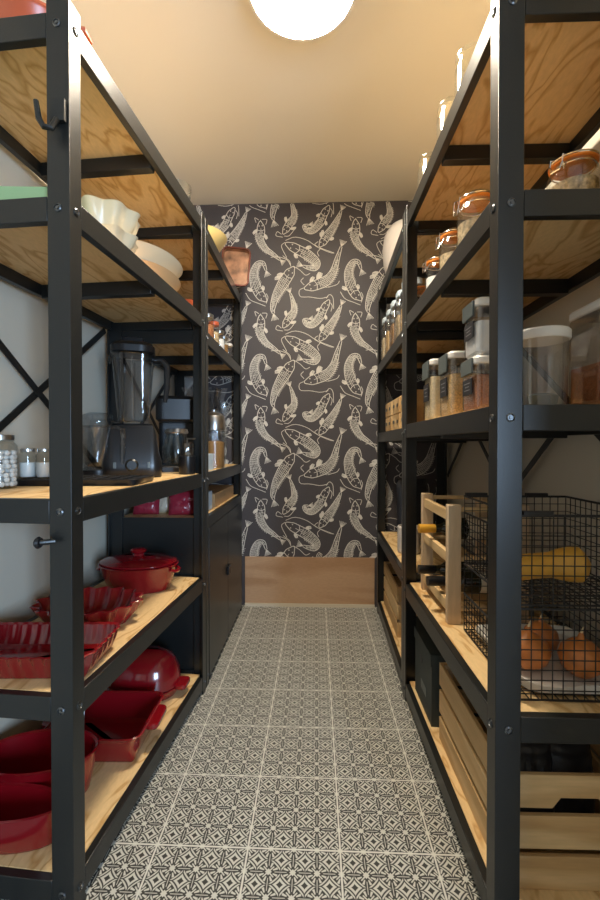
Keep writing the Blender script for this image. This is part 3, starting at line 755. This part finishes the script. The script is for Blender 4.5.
# far right unit: second shelf cereal containers, third shelf wooden drawer boxes
for i, (y, f, lb) in enumerate(((1.88, M['oats'], 'tall clear container of oats nearest in the far right second shelf'), (2.02, M['nuts'], 'tall clear container of nuts, second in the far right second shelf'), (2.16, M['amber'], 'tall clear container of amber grain, third in far right second shelf'), (2.30, M['oats'], 'tall clear container, fourth in the far right second shelf'), (2.44, M['creamfill'], 'tall clear container nearest the wallpaper on far right second shelf'))):
    t = thing('storage_container', lb, 'container', (.418, y, 1.47), 0, 'tall clear containers on the far right unit')
    b = MB(); b.loft(rrect(.045, .048, .015, 32), [(-.004, 0), (0, .01), (0, .20), (-.01, .215)]); b.build('container_body', M['plastic'], t)
    b = MB(); b.loft(rrect(.041, .044, .012, 32), [(-.003, .003), (0, .010), (0, .13), (-.02, .134)]); b.build('contents', f, t)
    b = MB(); b.loft(rrect(.034, .036, .015, 32), [(.003, .216), (.006, .22), (.006, .245), (-.004, .250)]); b.build('lid', M['bluewhite'], t)
    b = MB(); b.box(-.0475, -.0455, -.018, .018, .145, .19); b.build('label_plate', M['label'], t)
t0 = None
for i, (y, lb) in enumerate(((1.87, 'pale wooden drawer box nearest the post on far right third shelf'), (2.08, 'pale wooden drawer box in the middle of the far right third shelf'), (2.29, 'pale wooden drawer box nearest the wallpaper on the right third shelf'))):
    if t0 is None:
        t = t0 = thing('drawer_box', lb, 'drawer box', (.475, y, 1.07), 0, 'pale wooden drawer boxes on the far right third shelf')
        b = MB(); b.box(-.08, .08, -.095, .095, 0, .16); b.build('box_body', M['pine'], t, bevel=.002)
        for k in (0, 1):
            for q in (0, 1):
                b = MB(); b.box(-.088, -.0805, -.090+.092*q, -.002+.092*q, .006+.077*k, .077+.077*k); d_ = b.build('drawer_front', M['pine'], t, bevel=.0015)
                b = MB(); b.box(-.0925, -.0885, -.056+.092*q, -.036+.092*q, .035+.077*k, .05+.077*k); b.build('drawer_pull', M['bolt'], d_)
    else: dup(t0, (.475, y, 1.07), 0, lb)
t = container('plain pale wood-coloured container behind the flour by the middle post', (.560, 1.60, 1.08), .05, .05, .20, M['oats'], .85, lab=False, aisle=False)

# ------------------------------------------------------------------ wine rack with bottles
t = thing('wine_rack', 'pale pine wine rack on the near right fourth shelf', 'wine rack', (.396, 1.30, .46))
HR = .36
for y in (0, .305):
    for x in (0, .20):
        b = MB(); b.box(x-.0, x+.040, y-.012, y+.012, 0, HR); b.build('upright', M['pinez'], t, bevel=.002)
for z in (.045, .195, .325):
    for x in (.006, .212):
        b = MB(); b.box(x, x+.016, .0125, .2925, z-.016, z+.016); b.build('cross_rail', M['pine'], t, bevel=.0015)
for z in (.045, .195, .345):
    for y in (0, .305):
        b = MB(); b.tube([(.0405, y, z), (.1995, y, z)], .0075, 10); b.build('dowel', M['pinex'], t)
def bottle(label, loc, foil, rz):
    t = thing('wine_bottle', label, 'bottle', loc, rz, 'wine bottles lying in the pine rack')
    R = Matrix.Rotation(PI/2, 3, 'Y')     # local z -> +x ; neck towards -x
    prof = [(.001, .30), (.034, .30), (.037, .296), (.0375, .13), (.034, .105), (.017, .078), (.0145, .065), (.0142, .0)]
    b = MB(); b.lathe(list(reversed(prof)), 26, rot=R); b.build('bottle_glass', M['wineglass'], t)
    b = MB(); b.lathe([(.001, -.0015), (.0155, -.0012), (.0160, .003), (.0155, .006), (.0152, .055), (.0148, .056)], 22, rot=R); b.build('capsule', foil, t)
    b = MB(); b.lathe([(.0376, .16), (.0379, .161), (.0379, .25), (.0376, .251)], 26, rot=R); b.build('bottle_label', M['bagwhite'], t)
bottle('dark wine bottle with golden orange capsule lying in the pine rack', (.360, 1.495, .460+.195+.016+.0375), M['gold'], .06)
bottle('dark wine bottle with black capsule, lower front of the pine rack', (.362, 1.39, .460+.045+.016+.0375), M['blackp'], .03)
bottle('dark wine bottle, lower back of the pine rack', (.365, 1.52, .460+.045+.016+.0375), M['blackp'], -.02)

# ------------------------------------------------------------------ wire basket, squash and onions
BX0, BX1, BY0, BY1 = .430, .716, .905, 1.245
t = thing('wire_basket', 'two-tier black wire mesh basket on the near right fourth shelf', 'basket', ((BX0+BX1)/2, (BY0+BY1)/2, .46))
cx, cy = (BX0+BX1)/2, (BY0+BY1)/2; hx, hy = (BX1-BX0)/2, (BY1-BY0)/2
WR = .0013
def grid(nm, P0, U_, V_, nu, nv, skip=None):
    b = MB(); P0, U_, V_ = Vector(P0), Vector(U_), Vector(V_)
    for i in range(nu+1):
        a = P0+U_*i/nu; b.tube([a, a+V_], WR, 4)
    nrm_ = U_.cross(V_).normalized()*WR*1.2
    for j in range(nv+1):
        a = P0+V_*j/nv+nrm_; b.tube([a, a+U_], WR, 4)
    return b.build(nm, M['wire'], t)
def tier(z0, z1, inset, lowfront):
    x0, x1, y0, y1 = -hx, hx, -hy, hy
    h_ = z1-z0; nv = max(2, round(h_/.021))
    zf = h_*lowfront
    grid('end_panel', (x0, y0, z0), (x1-x0, 0, 0), (0, 0, h_), 13, nv)
    grid('end_panel', (x0, y1, z0), (x1-x0, 0, 0), (0, 0, h_), 13, nv)
    grid('side_panel', (x1, y0, z0), (0, y1-y0, 0), (0, 0, h_), 15, nv)
    grid('side_panel', (x0, y0, z0), (0, y1-y0, 0), (0, 0, zf), 17, max(2, round(zf/.019)))
    grid('bottom_panel', (x0, y0, z0), (x1-x0, 0, 0), (0, y1-y0, 0), 14, 17)
    b = MB()
    b.tube([(x0, y0, z0+h_), (x1, y0, z0+h_), (x1, y1, z0+h_), (x0, y1, z0+h_)], .003, 8, closed=True)
    b.tube([(x0, y0, z0+zf), (x0, y1, z0+zf)], .003, 8)
    b.build('rim', M['wire'], t)
tier(.004, .196, 0, .55); tier(.204, .392, 0, .75)
for x in (-.11, .06):
    for y in (-hy, hy):
        b = MB(); b.box(x-.03, x+.03, y-.006, y+.006, .394, .402); b.build('handle', M['wire'], t)
o = MB().loft(rrect(.125, .15, .03, 48), [(0, 0), (.004, .006, .004), (.008, .02, .006), (.002, .018, .004), (-.01, .004)], k=7).build('paper_liner', M['ppaper'], None, (cx+.008, cy, .4675))
tag(o, 'white paper liner in the bottom of the wire basket', 'paper')
def onion(label, loc, r, m, group='onions in the wire basket'):
    t = thing('onion', label, 'onion', loc, 0, group)
    b = MB(); b.lathe([(r*.15, 0), (r*.5, r*.12), (r*.86, r*.45), (r, r*.9), (r*.88, r*1.35), (r*.5, r*1.68), (r*.18, r*1.85), (r*.08, r*2.1)], 28); b.build('bulb', m, t)
    b = MB(); b.tube([(0, 0, r*2.05), (r*.06, 0, r*2.25), (r*.15, .004, r*2.35)], [r*.08, r*.05, r*.02], 6); b.build('stem_tip', M['creamfill'], t)
onion('large brown onion in the lower basket, right one', (.603, .985, .4745), .047, M['onion'])
onion('large brown onion in the lower basket beside the near post', (.500, 1.015, .4745), .047, M['onion'])
onion('brown onion behind the two big ones in the lower basket', (.570, 1.095, .4745), .042, M['onion'])
onion('purple onion by the aisle side of the lower basket', (.480, 1.115, .4745), .032, M['purple'])
t = thing('butternut_squash', 'yellow butternut squash lying in the upper wire basket', 'squash', (.562, 1.02, .667))
b = MB(); K = 16; pth = []; rads = []
for i in range(K+1):
    f = i/K; pth.append((-.11+.195*f, .0+.015*math.sin(f*3), .040+.012*f))
    rads.append(max(.003, (.030 if f < .55 else .030+.012*math.sin((f-.55)/.45*PI/1.3))*min(1, math.sqrt(max(0, f/.08)))*min(1, math.sqrt(max(0, (1-f)/.12)))))
b.tube(pth, rads, 20); b.build('squash_body', M['squash'], t)
b = MB(); b.tube([(-.109, 0, .040), (-.122, 0, .042), (-.128, .002, .046)], [.007, .006, .007], 8); b.build('squash_stem', M['card'], t)
t = MB().loft(rrect(.05, .03, .01), [(0, 0), (0, .16), (-.004, .163)]).build('tin_box', M['greyclip'], None, (.64, 1.33+.06, .46))
tag(t, 'grey tin box behind the wire basket, mostly hidden', 'box')

# ------------------------------------------------------------------ crates and bottom shelf boxes
def crate(label, loc, rz=0, group='slatted pine crates on the right bottom shelves'):
    t = thing('wooden_crate', label, 'crate', loc, rz, group)
    hx, hy, H = .152, .23, .242; th = .010; g = .016; sh = (H-2*g)/3
    for k in range(3):
        z0 = k*(sh+g); z1 = z0+sh
        for s in (-1, 1):
            b = MB(); b.box(s*hx, s*(hx-th), -hy, hy, z0, z1); b.build('side_slat', M['pine'], t, bevel=.0012)
            if k == 2:
                f = lambda u, v, q: (u, q, v)
                ol = [(-hx+th+.0005, z0), (-.055, z0), (-.038, z0+.022), (.038, z0+.022), (.055, z0), (hx-th-.0005, z0), (hx-th-.0005, z1), (-hx+th+.0005, z1)]
                b = MB(); b.prism(ol, f, s*hy, s*(hy-th)); b.build('end_slat', M['pinex'], t, bevel=.0012)
            else:
                b = MB(); b.box(-hx+th+.0005, hx-th-.0005, s*hy, s*(hy-th), z0, z1); b.build('end_slat', M['pinex'], t, bevel=.0012)
    for sx in (-1, 1):
        for sy in (-1, 1):
            b = MB(); b.box(sx*(hx-th-.0005), sx*(hx-th-.022), sy*(hy-th-.0005), sy*(hy-th-.022), .009, H-.004); b.build('corner_post', M['pinez'], t)
    b = MB(); b.box(-hx+th+.0005, hx-th-.0005, -hy+th+.0005, hy-th-.0005, .001, .008); b.build('crate_bottom', M['pine'], t)
    return t
c0 = crate('slatted pine crate nearest the camera on the right bottom shelf', (.546, 1.127, .07), .012)
dup(c0, (.548, 2.285, .07), -.02, 'slatted pine crate on the far right bottom shelf by the wallpaper')
for i, (x, y, lb) in enumerate(((.50, 1.01, 'dark foil bag in the near crate, by the aisle corner'), (.60, 1.02, 'dark foil bag in the near crate, by the outer corner'), (.55, 1.20, 'dark foil bag in the near crate, farther back'))):
    b = snack(lb, (x, y, .0805), .1*i, M['bagdark'], .13, .225, .1)
t = thing('storage_box', 'dark grey-green fibreboard box with hand hole, behind the near crate', 'storage box', (.530, 1.520, .07), .01)
hx, hy, H = .150, .115, .235
b = MB(); b.loft(rrect(hx, hy, .004, 24), [(0, 0), (0, H), (-.004, H), (-.004, .01)], smooth=False); b.build('box_body', M['darkbox'], t)
b = MB(); b.loft(rrect(hx+.004, hy+.004, .004, 24), [(-.003, H+.001-.035), (0, H+.001-.035), (0, H+.004), (-.01, H+.004)], smooth=False, cap0=False); b.build('lid', M['darkbox'], t)
b = MB(); b.lathe([(.001, 0), (.015, 0), (.015, .0012), (.001, .0012)], 24, c=(-hx-.0002, .02, H-.075), rot=Matrix.Rotation(-PI/2, 3, 'Y')); b.build('hand_hole', M['label'], t)
b = MB(); b.box(-hx-.0012, -hx-.0003, -.05, .02, .06, .09); b.build('label_plate', M['greyclip'], t)
t = thing('storage_box', 'dark small storage box before the far pine crate', 'storage box', (.50, 1.86, .07))
b = MB(); b.box(-.11, .11, -.09, .09, 0, .15); b.build('box_body', M['darkbox'], t, bevel=.003)
t = thing('ribbed_pot', 'white ribbed pot on the far right fourth shelf', 'pot', (.445, 2.05, .485))
b = MB(); b.lathe([(.048, 0), (.052, .004)]+[(.053+.0012*(k % 2), .008+.006*k) for k in range(20)]+[(.05, .128), (.046, .128), (.046, .01), (.001, .01)], 36); b.build('pot_body', M['white'], t)
t = snack('dark foil bag standing behind the white ribbed pot', (.50, 2.20, .4855), .2, M['bagdark'], .17, .34, .05)
